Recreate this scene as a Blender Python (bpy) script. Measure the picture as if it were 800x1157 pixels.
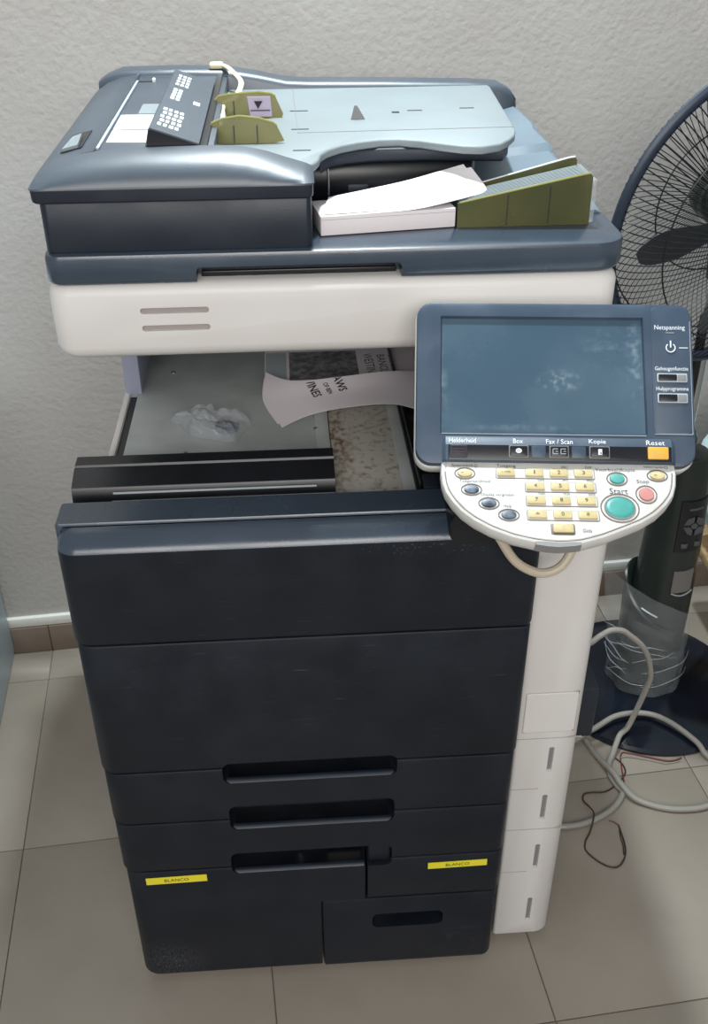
import bpy, bmesh, math, random
from mathutils import Vector, Matrix, noise
random.seed(7)
for o in list(bpy.data.objects): bpy.data.objects.remove(o)
scene = bpy.context.scene
COL = scene.collection
# ------------------------------------------------------------------ camera
cam_d = bpy.data.cameras.new('camera'); cam = bpy.data.objects.new('camera', cam_d); COL.objects.link(cam)
cam_d.sensor_fit = 'VERTICAL'; cam_d.sensor_height = 36.0; cam_d.lens = 36.0 * 1140.17 / 1157.0
cam_d.clip_start = 0.02
RX = (0.99760, -0.06917, -0.00334); RY = (-0.04030, -0.54218, -0.83930); RZ = (0.05620, 0.83740, -0.54366)
M = Matrix(((RX[0], -RY[0], -RZ[0], 0.261), (RX[1], -RY[1], -RZ[1], -0.904), (RX[2], -RY[2], -RZ[2], 1.415), (0, 0, 0, 1)))
cam.matrix_world = M
scene.camera = cam
# ------------------------------------------------------------------ world, lamp, exposure
world = bpy.data.worlds.new('world'); scene.world = world; world.use_nodes = True
bg = world.node_tree.nodes['Background']
bg.inputs[0].default_value = (0.86, 0.93, 1.0, 1); bg.inputs[1].default_value = 0.46
def area(name, loc, rot, sx, sy, e, col):
    l = bpy.data.lights.new(name, 'AREA'); l.shape = 'RECTANGLE'; l.size = sx; l.size_y = sy; l.energy = e; l.color = col
    o = bpy.data.objects.new(name, l); COL.objects.link(o); o.location = loc; o.rotation_euler = rot
    return o
bl = bpy.data.lights.new('bulb_light', 'POINT'); bl.energy = 168; bl.shadow_soft_size = .05; bl.color = (0.84, 0.95, 1.0)
bo = bpy.data.objects.new('bulb_light', bl); COL.objects.link(bo); bo.location = (0.345, 0.58, 2.53)      # bulb high on the back wall
area('front_fill', (0.15, -2.3, 2.0), (math.radians(74), 0, 0), 2.0, 1.1, 50, (1.0, 0.965, 0.93))  # unseen fill light added behind the camera to brighten the fronts
vs = scene.view_settings
vs.view_transform = 'Standard'; vs.look = 'None'; vs.gamma = 1.0; vs.use_curve_mapping = False; vs.exposure = 0.0

# ------------------------------------------------------------------ materials
def lin(h):
    c = [int(h[i:i+2], 16) / 255 for i in (0, 2, 4)]
    return tuple((x / 12.92 if x <= .04045 else ((x + .055) / 1.055) ** 2.4) for x in c) + (1,)
def mat(name, hexc, rough=.5, metal=0., spec=.5, hex2=None, nscale=20., nlo=.4, nhi=.65, bump=0., bscale=200., alpha=1., trans=0., coat=0., emit=0., stretch=None, rough2=None, spots=()):
    m = bpy.data.materials.new(name); m.use_nodes = True
    nt = m.node_tree; p = nt.nodes['Principled BSDF']
    p.inputs['Base Color'].default_value = lin(hexc); p.inputs['Roughness'].default_value = rough
    p.inputs['Metallic'].default_value = metal; p.inputs['Specular IOR Level'].default_value = spec
    p.inputs['Alpha'].default_value = alpha; p.inputs['Transmission Weight'].default_value = trans
    p.inputs['Coat Weight'].default_value = coat
    tc = nt.nodes.new('ShaderNodeTexCoord'); vec = tc.outputs['Object']
    if stretch:
        mp = nt.nodes.new('ShaderNodeMapping'); mp.inputs['Scale'].default_value = stretch
        nt.links.new(vec, mp.inputs[0]); vec = mp.outputs[0]
    if hex2 or rough2 is not None:
        n = nt.nodes.new('ShaderNodeTexNoise'); n.inputs['Scale'].default_value = nscale; n.inputs['Detail'].default_value = 6
        nt.links.new(vec, n.inputs['Vector'])
        r = nt.nodes.new('ShaderNodeMapRange'); r.inputs['From Min'].default_value = nlo; r.inputs['From Max'].default_value = nhi
        nt.links.new(n.outputs['Fac'], r.inputs['Value'])
        if hex2:
            mx = nt.nodes.new('ShaderNodeMix'); mx.data_type = 'RGBA'
            mx.inputs[6].default_value = lin(hexc); mx.inputs[7].default_value = lin(hex2)
            nt.links.new(r.outputs[0], mx.inputs[0]); nt.links.new(mx.outputs[2], p.inputs['Base Color'])
        if rough2 is not None:
            mr = nt.nodes.new('ShaderNodeMapRange'); mr.inputs['To Min'].default_value = rough; mr.inputs['To Max'].default_value = rough2
            nt.links.new(r.outputs[0], mr.inputs['Value']); nt.links.new(mr.outputs[0], p.inputs['Roughness'])
    for (c, rx, ry, rz, ns, lo, hx) in spots:
        mx2 = nt.nodes.new('ShaderNodeMix'); mx2.data_type = 'RGBA'
        src = p.inputs['Base Color'].links[0].from_socket if p.inputs['Base Color'].links else None
        if src: nt.links.new(src, mx2.inputs[6])
        else: mx2.inputs[6].default_value = lin(hexc)
        mx2.inputs[7].default_value = lin(hx)
        mp2 = nt.nodes.new('ShaderNodeMapping'); mp2.vector_type = 'POINT'
        mp2.inputs['Scale'].default_value = (1 / rx, 1 / ry, 1 / rz); mp2.inputs['Location'].default_value = (-c[0] / rx, -c[1] / ry, -c[2] / rz)
        nt.links.new(tc.outputs['Object'], mp2.inputs[0])
        ln = nt.nodes.new('ShaderNodeVectorMath'); ln.operation = 'LENGTH'; nt.links.new(mp2.outputs[0], ln.inputs[0])
        fo = nt.nodes.new('ShaderNodeMapRange'); fo.inputs['From Min'].default_value = 1; fo.inputs['From Max'].default_value = .2; nt.links.new(ln.outputs['Value'], fo.inputs['Value'])
        nn = nt.nodes.new('ShaderNodeTexNoise'); nn.inputs['Scale'].default_value = 1; nn.inputs['Detail'].default_value = 5
        mp3 = nt.nodes.new('ShaderNodeMapping'); mp3.inputs['Scale'].default_value = ns; nt.links.new(tc.outputs['Object'], mp3.inputs[0]); nt.links.new(mp3.outputs[0], nn.inputs['Vector'])
        nr = nt.nodes.new('ShaderNodeMapRange'); nr.inputs['From Min'].default_value = lo; nr.inputs['From Max'].default_value = lo + .25; nt.links.new(nn.outputs['Fac'], nr.inputs['Value'])
        mu = nt.nodes.new('ShaderNodeMath'); mu.operation = 'MULTIPLY'; nt.links.new(fo.outputs[0], mu.inputs[0]); nt.links.new(nr.outputs[0], mu.inputs[1])
        nt.links.new(mu.outputs[0], mx2.inputs[0]); nt.links.new(mx2.outputs[2], p.inputs['Base Color'])
    if bump:
        n2 = nt.nodes.new('ShaderNodeTexNoise'); n2.inputs['Scale'].default_value = bscale; n2.inputs['Detail'].default_value = 4
        nt.links.new(vec, n2.inputs['Vector'])
        b = nt.nodes.new('ShaderNodeBump'); b.inputs['Strength'].default_value = 1.0; b.inputs['Distance'].default_value = bump
        nt.links.new(n2.outputs['Fac'], b.inputs['Height']); nt.links.new(b.outputs[0], p.inputs['Normal'])
    return m
MT = {}
MT['wall'] = mat('wall_plaster', 'b5b2ad', .8, hex2='aaa49e', nscale=2.2, bump=.0011, bscale=95)
MT['tile'] = mat('floor_tile', '8f867a', .38, hex2='867d71', nscale=5, rough2=.5)
MT['grout'] = mat('grout', '80776b', .9)
MT['skirt'] = mat('skirting_tile', '7c6d60', .35, hex2='6f6156', nscale=9)
MT['strip'] = mat('white_band', 'e2e2da', .6, bump=.001, bscale=60)
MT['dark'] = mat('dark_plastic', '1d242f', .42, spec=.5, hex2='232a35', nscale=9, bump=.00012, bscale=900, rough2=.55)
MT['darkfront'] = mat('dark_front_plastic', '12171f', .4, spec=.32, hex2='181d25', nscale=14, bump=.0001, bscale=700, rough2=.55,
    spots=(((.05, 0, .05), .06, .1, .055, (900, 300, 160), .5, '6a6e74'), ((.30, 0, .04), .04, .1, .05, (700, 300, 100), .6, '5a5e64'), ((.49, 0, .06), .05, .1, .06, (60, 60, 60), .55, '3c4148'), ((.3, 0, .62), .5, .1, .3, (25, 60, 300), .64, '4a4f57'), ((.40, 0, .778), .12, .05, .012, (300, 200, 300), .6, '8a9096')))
MT['lid'] = mat('blue_black_lid_plastic', '313d4a', .2, spec=.8, hex2='384451', nscale=7, bump=.0001, bscale=900, rough2=.34)
MT['adf'] = mat('slate_feeder_plastic', '36414c', .42, spec=1.0, hex2='3f4a55', nscale=8, rough2=.42, bump=.0001, bscale=900)
MT['bezel'] = mat('slate_bezel_plastic', '364454', .35, hex2='404e5e', nscale=18, rough2=.5)
MT['black'] = mat('black_plastic', '0d0f14', .32, hex2='14161b', nscale=30)
MT['white'] = mat('warm_white_plastic', 'd6d2ce', .42, hex2='d0cbc6', nscale=5, nlo=.35, nhi=.75)
MT['kwhite'] = mat('keypad_white', 'c6c4bf', .4, hex2='b8b4ac', nscale=30, nlo=.5, nhi=.8)
MT['grey'] = mat('grey_plastic', 'aab2b6', .5)
MT['tray'] = mat('pale_blue_grey_plastic', '858e91', .5, hex2='7e8789', nscale=6)
MT['ramp'] = mat('blue_grey_ramp', '6a7882', .45, hex2='62707a', nscale=10)
MT['olive'] = mat('olive_translucent', '5b5b34', .25, alpha=.86, hex2='4d4e2c', nscale=12)
MT['olivel'] = mat('olive_edge', '8d8b4a', .3)
MT['metal'] = mat('galvanised_plate', 'adb1af', .42, metal=.1, hex2='9ea3a0', nscale=14, bump=.0003, bscale=120)
MT['rust'] = mat('stained_plate', 'b0ada3', .5, metal=.1, hex2='7d6c5c', nscale=120, nlo=.52, nhi=.74,
    spots=(((.315, .25, .786), .025, .22, .05, (160, 90, 90), .42, '6d4a36'),))
MT['lav'] = mat('lavender_grey_post', '9396a8', .6)
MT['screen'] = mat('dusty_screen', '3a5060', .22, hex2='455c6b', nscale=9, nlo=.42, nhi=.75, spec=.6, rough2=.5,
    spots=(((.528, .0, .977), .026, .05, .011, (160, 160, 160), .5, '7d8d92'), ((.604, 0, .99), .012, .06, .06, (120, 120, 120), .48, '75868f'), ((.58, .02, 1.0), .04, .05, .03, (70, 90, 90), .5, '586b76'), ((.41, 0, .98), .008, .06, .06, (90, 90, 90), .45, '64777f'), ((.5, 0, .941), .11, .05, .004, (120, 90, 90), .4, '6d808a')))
MT['cream'] = mat('cream_key', 'c2b184', .45, hex2='b8a678', nscale=60)
MT['creamcable'] = mat('cream_cable', 'd9cda8', .5)
MT['ring'] = mat('key_ring_line', '6a6055', .5)
MT['teal'] = mat('teal_button', '3d8f86', .4, hex2='4a988e', nscale=50)
MT['pink'] = mat('pink_button', 'bd817b', .45, hex2='b37570', nscale=50)
MT['slatebtn'] = mat('worn_slate_button', '5d6878', .4, hex2='2a3140', nscale=140)
MT['orange'] = mat('amber_key', 'e0a944', .4, hex2='d69f3c', nscale=50)
MT['print'] = mat('white_print', 'dfe3e6', .6)
MT['kprint'] = mat('grey_blue_print', '333b46', .6)
MT['ink'] = mat('black_ink', '1a1a1c', .7)
MT['halftone'] = mat('halftone_photo', '5a5a5e', .8, hex2='8b888c', nscale=90, nlo=.4, nhi=.62)
MT['paper'] = mat('white_paper', 'e6e1e2', .75)
MT['card'] = mat('pale_pink_white_card', 'e0d8d8', .65)
MT['paper2'] = mat('greyish_copy_paper', 'e4dbdf', .75)
MT['yellow'] = mat('yellow_tape', 'e6d832', .4)
MT['lilac'] = mat('lilac_sticker', 'b3a6bb', .6)
MT['slot'] = mat('taupe_slot', '9a908c', .6)
MT['slotg'] = mat('grey_slot', '7f7f7e', .5)
MT['seam'] = mat('seam_line', 'a8a29c', .7)
MT['fanblue'] = mat('fan_rim_blue', '2b3645', .4)
MT['fanwire'] = mat('fan_black_wire', '15181b', .4)
MT['blade'] = mat('fan_blade_grey', '33363b', .4)
MT['fankey'] = mat('fan_key_grey', '4a4d50', .4)
MT['fancol'] = mat('fan_dark_green_black', '1f2724', .25, hex2='262e2b', nscale=6)
MT['fanbase'] = mat('fan_base_navy', '0f141d', .12, hex2='141a26', nscale=12)
MT['chrome'] = mat('chrome', 'b8bcbd', .25, metal=.9)
MT['film'] = mat('clear_film', 'e8eef0', .12, alpha=.12, spec=1.)
MT['bagfilm'] = mat('clear_bag_film', 'c9ced0', .15, alpha=.30, spec=1., bump=.002, bscale=120)
MT['fold'] = mat('bright_film_fold', 'dfe6e8', .12, alpha=.28, spec=1.)
MT['pocket'] = mat('dusty_pocket', '6a6663', .5)
MT['guide'] = mat('olive_guide', '807c3c', .3, alpha=.8, hex2='74702f', nscale=14)
MT['cable'] = mat('pale_grey_cable', '908c84', .5)
MT['hose'] = mat('beige_cable', 'b9ad98', .5)
MT['red'] = mat('dark_red_wire', '6b2a26', .5)
MT['brown'] = mat('dark_wire', '3a2522', .5)
MT['cab'] = mat('pale_blue_steel', 'b4c4cc', .4, hex2='aebec7', nscale=3)
MT['bag'] = mat('pale_blue_sack', 'c4dbe0', .5, hex2='8fc0cf', nscale=16, nlo=.5, nhi=.62)
MT['wood'] = mat('tan_wood', 'a98d67', .6, hex2='8f7350', nscale=12, stretch=(1, 8, 8))
MT['dirt'] = mat('dirt', '1c1a18', .9)

# ------------------------------------------------------------------ helpers
def link(name, me, m, parent=None, smooth=35):
    o = bpy.data.objects.new(name, me); COL.objects.link(o)
    if m is not None and not me.materials: me.materials.append(MT[m] if isinstance(m, str) else m)
    if smooth:
        for p in me.polygons: p.use_smooth = True
        me.set_sharp_from_angle(angle=math.radians(smooth))
    if parent is not None:
        o.parent = parent
        root = parent
        o.matrix_parent_inverse = parent_world(parent).inverted()
    return o
def parent_world(o):
    mw = o.matrix_basis.copy()
    if o.parent: mw = parent_world(o.parent) @ o.matrix_parent_inverse @ mw
    return mw
def obj(name, bm, m, parent=None, xf=None, smooth=35):
    if xf is not None: bmesh.ops.transform(bm, matrix=xf, verts=bm.verts)
    bmesh.ops.recalc_face_normals(bm, faces=bm.faces)
    me = bpy.data.meshes.new(name); bm.to_mesh(me); bm.free()
    return link(name, me, m, parent, smooth)
def tag(o, label, cat, group=None):
    o['label'] = label; o['category'] = cat
    if group: o['group'] = group
    return o
def struct(o): o['kind'] = 'structure'; return o
def empty(name, loc, label, cat, group=None):
    o = bpy.data.objects.new(name, None); COL.objects.link(o); o.location = loc; o.empty_display_size = .05
    return tag(o, label, cat, group)
def add_box(bm, x0, x1, y0, y1, z0, z1, bev=0., seg=2):
    r = bmesh.ops.create_cube(bm, size=1)
    vsx = r['verts']
    for v in vsx:
        v.co = Vector(((x0 + x1) / 2 + v.co.x * (x1 - x0), (y0 + y1) / 2 + v.co.y * (y1 - y0), (z0 + z1) / 2 + v.co.z * (z1 - z0)))
    if bev > 0:
        es = list({e for v in vsx for e in v.link_edges})
        bmesh.ops.bevel(bm, geom=es, offset=bev, segments=seg, affect='EDGES', profile=.5)
    return bm
def box(x0, x1, y0, y1, z0, z1, bev=0., seg=2): return add_box(bmesh.new(), x0, x1, y0, y1, z0, z1, bev, seg)
def rr(x0, x1, y0, y1, r, n=5):
    if not isinstance(r, (tuple, list)): r = (r,) * 4
    pts = []
    for cx, cy, a0, rad in ((x0, y0, 180, r[0]), (x1, y0, 270, r[1]), (x1, y1, 0, r[2]), (x0, y1, 90, r[3])):
        sx = 1 if cx == x0 else -1; sy = 1 if cy == y0 else -1
        for i in range(n + 1):
            a = math.radians(a0 + 90 * i / n)
            pts.append((cx + sx * rad + rad * math.cos(a), cy + sy * rad + rad * math.sin(a)))
    return pts
def add_loft(bm, rings, cap=True, closed=True):
    vr = [[bm.verts.new(p) for p in ring] for ring in rings]
    n = len(vr[0])
    for a, b in zip(vr, vr[1:]):
        for i in range(n if closed else n - 1):
            j = (i + 1) % n
            bm.faces.new((a[i], a[j], b[j], b[i]))
    if cap:
        bm.faces.new(vr[0][::-1]); bm.faces.new(vr[-1])
    return bm
def loft(rings, cap=True, closed=True): return add_loft(bmesh.new(), rings, cap, closed)
def rrloft(x0, x1, y0, y1, r, levels, n=5):
    """levels: (z, inset) rings of an inset rounded rectangle in plan"""
    rings = []
    rt = r if isinstance(r, (tuple, list)) else (r,) * 4
    for z, i in levels:
        rings.append([(x, y, z) for x, y in rr(x0 + i, x1 - i, y0 + i, y1 - i, tuple(max(.0005, q - i * .5) for q in rt), n)])
    return loft(rings)
def slab(x0, x1, y0, y1, z0, z1, r=.003, e=.002, n=4):
    return rrloft(x0, x1, y0, y1, r, [(z0, e), (z0 + e * .35, e * .25), (z0 + e, 0), (z1 - e, 0), (z1 - e * .35, e * .25), (z1, e)], n)
def add_prism(bm, pts, z0, z1, bev=0):
    return add_loft(bm, [[(x, y, z0) for x, y in pts], [(x, y, z1) for x, y in pts]])
def bevprism(pts, z0, z1, b):
    """prism of a 2D outline with slightly inset ends"""
    cx = sum(p[0] for p in pts) / len(pts); cy = sum(p[1] for p in pts) / len(pts)
    def ins(d):
        out = []; n = len(pts)
        for i in range(n):
            p0 = Vector(pts[i - 1]); p1 = Vector(pts[i]); p2 = Vector(pts[(i + 1) % n])
            a = (p1 - p0); c = (p2 - p1)
            a = a.normalized() if a.length > 1e-9 else c.normalized(); c = c.normalized() if c.length > 1e-9 else a
            nn = Vector((-(a.y + c.y), a.x + c.x)); nn = nn.normalized() if nn.length > 1e-6 else Vector((-a.y, a.x))
            out.append(p1 + nn * d)
        return out
    area2 = sum(pts[i - 1][0] * pts[i][1] - pts[i][0] * pts[i - 1][1] for i in range(len(pts)))
    s = 1 if area2 > 0 else -1
    L = [(z0, b), (z0 + b * .4, b * .3), (z0 + b, 0), (z1 - b, 0), (z1 - b * .4, b * .3), (z1, b)]
    return loft([[(p.x, p.y, z) for p in ins(s * d)] for z, d in L])
def spline(pts, n=8):
    P = [Vector(p) for p in pts]; out = []
    for i in range(len(P) - 1):
        p0 = P[max(i - 1, 0)]; p1 = P[i]; p2 = P[i + 1]; p3 = P[min(i + 2, len(P) - 1)]
        for k in range(n):
            t = k / n
            out.append(.5 * ((2 * p1) + (p2 - p0) * t + (2 * p0 - 5 * p1 + 4 * p2 - p3) * t * t + (3 * p1 - p0 - 3 * p2 + p3) * t ** 3))
    out.append(P[-1]); return out
def add_tube(bm, pts, r, sides=8, flat=1., cap=True, closed=False):
    P = [Vector(p) for p in pts]; rings = []
    up = Vector((0, 0, 1)); N = None
    m = len(P)
    for i, p in enumerate(P):
        if closed: t = (P[(i + 1) % m] - P[i - 1]).normalized()
        else: t = (P[min(i + 1, m - 1)] - P[max(i - 1, 0)]).normalized()
        if N is None:
            N = up.cross(t)
            if N.length < .05: N = Vector((1, 0, 0)).cross(t)
        N = (N - t * N.dot(t)).normalized(); B = t.cross(N)
        rad = r(i / (m - 1)) if callable(r) else r
        rings.append([p + N * rad * math.cos(2 * math.pi * k / sides) + B * rad * flat * math.sin(2 * math.pi * k / sides) for k in range(sides)])
    if closed: rings.append(rings[0]); 
    if closed:
        vr = [[bm.verts.new(q) for q in ring] for ring in rings[:-1]]
        for i in range(len(vr)):
            a = vr[i]; b = vr[(i + 1) % len(vr)]
            for k in range(sides): bm.faces.new((a[k], a[(k + 1) % sides], b[(k + 1) % sides], b[k]))
        return bm
    return add_loft(bm, rings, cap)
def tube(pts, r, sides=8, flat=1., cap=True, closed=False): return add_tube(bmesh.new(), pts, r, sides, flat, cap, closed)
def lathe(prof, seg=24, sx=1., sy=1., xf=None):
    bm = bmesh.new()
    rings = [[(max(r, 1e-4) * sx * math.cos(2 * math.pi * k / seg), max(r, 1e-4) * sy * math.sin(2 * math.pi * k / seg), z) for k in range(seg)] for r, z in prof]
    add_loft(bm, rings)
    if xf is not None: bmesh.ops.transform(bm, matrix=xf, verts=bm.verts)
    return bm
def cut(o, bmc):
    bmesh.ops.recalc_face_normals(bmc, faces=bmc.faces)
    me = bpy.data.meshes.new('cutter'); bmc.to_mesh(me); bmc.free()
    c = bpy.data.objects.new('cutter', me); COL.objects.link(c)
    md = o.modifiers.new('b', 'BOOLEAN'); md.operation = 'DIFFERENCE'; md.object = c; md.solver = 'EXACT'
    dg = bpy.context.evaluated_depsgraph_get()
    new = bpy.data.meshes.new_from_object(o.evaluated_get(dg))
    old = o.data; o.modifiers.clear(); new.name = old.name; o.data = new
    bpy.data.meshes.remove(old); bpy.data.objects.remove(c); bpy.data.meshes.remove(me)
    for p in new.polygons: p.use_smooth = True
    new.set_sharp_from_angle(angle=math.radians(35))
def xf_frame(o, u, v, n):
    return Matrix(((u[0], v[0], n[0], o[0]), (u[1], v[1], n[1], o[1]), (u[2], v[2], n[2], o[2]), (0, 0, 0, 1)))
def text(s, width, xf, m, parent, name='lettering', height=None, depth=.0002, bold=0.):
    """flat lettering, centred at the frame's origin in its xy plane"""
    cu = bpy.data.curves.new('t', 'FONT'); cu.body = s; cu.size = 1; cu.resolution_u = 2; cu.offset = bold
    t = bpy.data.objects.new('t', cu); COL.objects.link(t)
    dg = bpy.context.evaluated_depsgraph_get()
    me = bpy.data.meshes.new_from_object(t.evaluated_get(dg))
    bpy.data.objects.remove(t); bpy.data.curves.remove(cu)
    me.materials.clear()
    xs = [v.co.x for v in me.vertices]; ys = [v.co.y for v in me.vertices]
    sx = width / (max(xs) - min(xs)); sy = sx if height is None else height / (max(ys) - min(ys))
    c = Vector(((max(xs) + min(xs)) / 2, (max(ys) + min(ys)) / 2, 0))
    for v in me.vertices:
        q = v.co - c; v.co = xf @ Vector((q.x * sx, q.y * sy, depth))
    me.name = name
    return link(name, me, m, parent, 0)
def T(x, y, z): return Matrix.Translation((x, y, z))
def quadslab(pts, t, xf=None):
    """thin plate over a polygon of 3D points; t = thickness vector"""
    bm = bmesh.new(); t = Vector(t)
    add_loft(bm, [[Vector(p) for p in pts], [Vector(p) + t for p in pts]])
    if xf is not None: bmesh.ops.transform(bm, matrix=xf, verts=bm.verts)
    return bm
def gridsheet(ctrl, thick, sub=6):
    """smooth sheet through a control grid of 3D points, given a real thickness"""
    rows = [spline(r, sub) for r in ctrl]
    cols = list(zip(*rows)); cols = [spline(c, sub) for c in cols]
    bm = bmesh.new()
    top = [[bm.verts.new(p) for p in c] for c in cols]
    bot = [[bm.verts.new(p - Vector((0, 0, thick))) for p in c] for c in cols]
    n, m = len(top), len(top[0])
    for i in range(n - 1):
        for j in range(m - 1):
            bm.faces.new((top[i][j], top[i + 1][j], top[i + 1][j + 1], top[i][j + 1]))
            bm.faces.new((bot[i][j], bot[i][j + 1], bot[i + 1][j + 1], bot[i + 1][j]))
    for i in range(n - 1):
        bm.faces.new((top[i][0], bot[i][0], bot[i + 1][0], top[i + 1][0]))
        bm.faces.new((top[i][-1], top[i + 1][-1], bot[i + 1][-1], bot[i][-1]))
    for j in range(m - 1):
        bm.faces.new((top[0][j], top[0][j + 1], bot[0][j + 1], bot[0][j]))
        bm.faces.new((top[-1][j], bot[-1][j], bot[-1][j + 1], top[-1][j + 1]))
    return bm

# ------------------------------------------------------------------ the room (turned 4.7 degrees against the copier)
ROOM = Matrix.Rotation(math.radians(4.7), 4, 'Z')
TW = .813                                                            # wall plane in room coordinates
w = struct(obj('wall_back', box(-3.2, 4.2, TW, TW + .12, -.05, 2.9), 'wall', None, ROOM, 0))
fl = struct(obj('floor', box(-3.2, 4.2, -3.2, TW + .1, -.06, -.0035), 'grout', None, ROOM, 0))
tile_me = None
sx0, st0, SW, ST = -.205 - 3 * .4, .711 - 5 * .43, .4, .43
for i in range(9):
    for j in range(6):
        s0 = sx0 + i * SW; t0 = st0 + j * ST
        if tile_me is None:
            o = obj('tile', slab(.0008, SW - .0008, .0008, ST - .0008, -.008, 0, .001, .0008, 2), 'tile', fl); tile_me = o.data
        else:
            o = bpy.data.objects.new('tile', tile_me); COL.objects.link(o); o.parent = fl
        h = ST if j < 5 else ST
        o.matrix_basis = ROOM @ T(s0, t0, 0) @ (Matrix.Scale((TW - t0 - .002) / ST, 4, (0, 1, 0)) if j == 5 else Matrix.Identity(4))
bb = struct(obj('baseboard_back', box(-3.2, 4.2, TW - .006, TW + .002, 0, .064), 'grout', None, ROOM, 0))
sk_me = None
for i in range(-3, 7):
    if sk_me is None:
        o = obj('skirting_tile', slab(.001, .399, TW - .012, TW - .004, .0005, .066, .001, .001, 2), 'skirt', bb); sk_me = o.data
    else:
        o = bpy.data.objects.new('skirting_tile', sk_me); COL.objects.link(o); o.parent = bb
    o.matrix_basis = ROOM @ T(-.205 + .4 * i, 0, 0)
struct(obj('trim_1', slab(-3.2, 4.2, TW - .009, TW + .002, .0665, .09, .002, .003, 2), 'strip', None, ROOM))

# ------------------------------------------------------------------ the photocopier
cop = empty('photocopier', (.3, .34, 0), 'large dark blue and white office photocopier standing against the wall', 'photocopier')
P = cop
# body and right-hand white column
obj('body_frame', box(.04, .532, .062, .66, .012, .772, .004), 'grey', P)
bcol = obj('white_column', rrloft(.535, .622, .03, .66, (.004, .02, .01, .004), [(.014, .012), (.018, .004), (.026, 0), (.96, 0), (.965, .004)]), 'white', P)
for z, zz in ((.379, .424), (.283, .332), (.178, .229), (.055, .108)):
    cut(bcol, box(.5825, .5895, .02, .034, z, zz, .002))
    obj('level_window', box(.5822, .5898, .033, .038, z - .001, zz + .001), 'slotg', bcol)
for z in (.441, .262, .345, .17):
    obj('seam', box(.535 if z in (.441, .262) else .537, .6235 if z in (.441, .262) else .575, .0296, .031, z, z + .0012), 'seam', bcol)
ap = obj('access_panel', rrloft(0, .068, 0, .068, .004, [(0, 0), (.0012, 0), (.002, .0008)]), 'white', bcol, xf_frame((.543, .0305, .454), (1, 0, 0), (0, 0, 1), (0, -1, 0)))
for a, b in (((.5425, .453), (.6115, .4535)), ((.5425, .5225), (.6115, .523)), ((.5425, .453), (.543, .523)), ((.611, .453), (.6117, .523))):
    obj('seam', box(a[0], b[0], .0297, .031, a[1], b[1]), 'seam', bcol)
obj('side_box', slab(.615, .704, .195, .262, .268, .368, .004, .003), 'dark', P)
obj('left_side_panel', box(.028, .036, .168, .66, .012, .79, .002), 'white', P)
obj('left_post', box(.03, .052, .385, .66, .775, .968, .002), 'lav', P)
obj('rear_tower', box(.052, .62, .60, .66, .77, .968, .003), 'grey', P)
obj('right_tower', box(.452, .535, .12, .60, .77, .966, .004), 'black', P)
# dark front: doors and drawers
R4 = (.022, .012, .004, .004)
def front(name, x0, x1, z0, z1, r=R4, levels=None, m='darkfront'):
    L = levels or [(z0, .0035), (z0 + .0008, .0012), (z0 + .003, 0), (z1 - .003, 0), (z1 - .0008, .0012), (z1, .0035)]
    return obj(name, rrloft(x0, x1, 0, .058, r, L, 6), m, P)
upper = obj('upper_door', loft([[(x, y, z) for x, y in rr(-.002 + i * .3, .532 - i * .3, i, .03, (.022, .012, .001, .001), 6)] for z, i in
        [(.659, .0035), (.660, .001), (.663, 0), (.780, 0), (.786, .0006)]]), 'darkfront', P)
obj('door_top', loft([[(x, y, z) for x, y in rr(-.002 + i * .3, .532 - i * .3, i, .0295, (.022, .012, .001, .001), 6)] for z, i in [(.786, .0006), (.790, .0022), (.794, .006), (.798, .0115), (.8015, .018), (.804, .0245)]]), 'lid', upper)  # lighter lid material here paints the reflected sheen onto the door's top edge
strip = obj('top_ledge', rrloft(-.004, .432, .0305, .076, .004, [(.76, 0), (.8045, 0), (.807, .0015)]), 'lid', P)  # lid material's lighter blue stands in for the scanner front's reflection
obj('ledge_backing', box(.005, .53, .03, .06, .67, .76), 'black', P)
door = front('front_door', 0, .531, .449, .6575)
d1 = front('paper_drawer', .002, .529, .353, .4475)
d2 = front('paper_drawer', .003, .528, .257, .3515)
d3 = front('large_drawer', .006, .336, .012, .2555, (.022, .002, .002, .004), [(.012, .016), (.014, .009), (.019, .003), (.026, 0), (.2525, 0), (.2547, .0012), (.2555, .0035)])
d4 = front('side_drawer', .3385, .528, .172, .2555, (.002, .012, .004, .002))
d5 = front('lower_drawer', .2745, .526, .010, .1695, (.002, .012, .004, .002), [(.010, .012), (.012, .006), (.017, .002), (.024, 0), (.1665, 0), (.1687, .0012), (.1695, .0035)])
cut(d3, box(.272, .5, -.1, .2, -.1, .1705))
def reccut(x0, x1, z0, z1, d=.036, r=.011):
    return loft([[(x, y, z) for x, z in rr(x0, x1, z0, z1, r, 5)] for y in (-.02, d)])
for o, a in ((door, (.153, .376, .421, .457)), (d1, (.153, .376, .421, .457)), (d1, (.156, .374, .333, .378)), (d2, (.156, .374, .333, .378)),
             (d2, (.152, .372, .243, .285)), (d3, (.152, .372, .243, .285)), (d4, (.152, .372, .243, .285))):
    cut(o, reccut(*a))
cut(d5, reccut(.346, .449, .103, .134, .03, .010))
for o, x0, x1, z in ((d1, .157, .372, .421), (d2, .160, .370, .333), (d3, .156, .334, .243)):
    # grip lip: a sloped ledge inside the bottom of the recess
    obj('grip_lip', loft([[(x, .0005, z + .0002), (x, .003, z + .0028), (x, .006, z + .0036), (x, .0085, z + .003), (x, .0085, z - .004), (x, .003, z - .004)] for x in (x0, x1)]), 'dark', o)
    obj('recess_shade_plate', box(x0, x1, .009, .0365, z - .003, z + .001), 'black', o)  # black plate that paints the shade into the bottom of the recess
obj('grip_cap', slab(.3395, .371, .006, .03, .245, .284, .003, .003), 'darkfront', d4)
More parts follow.
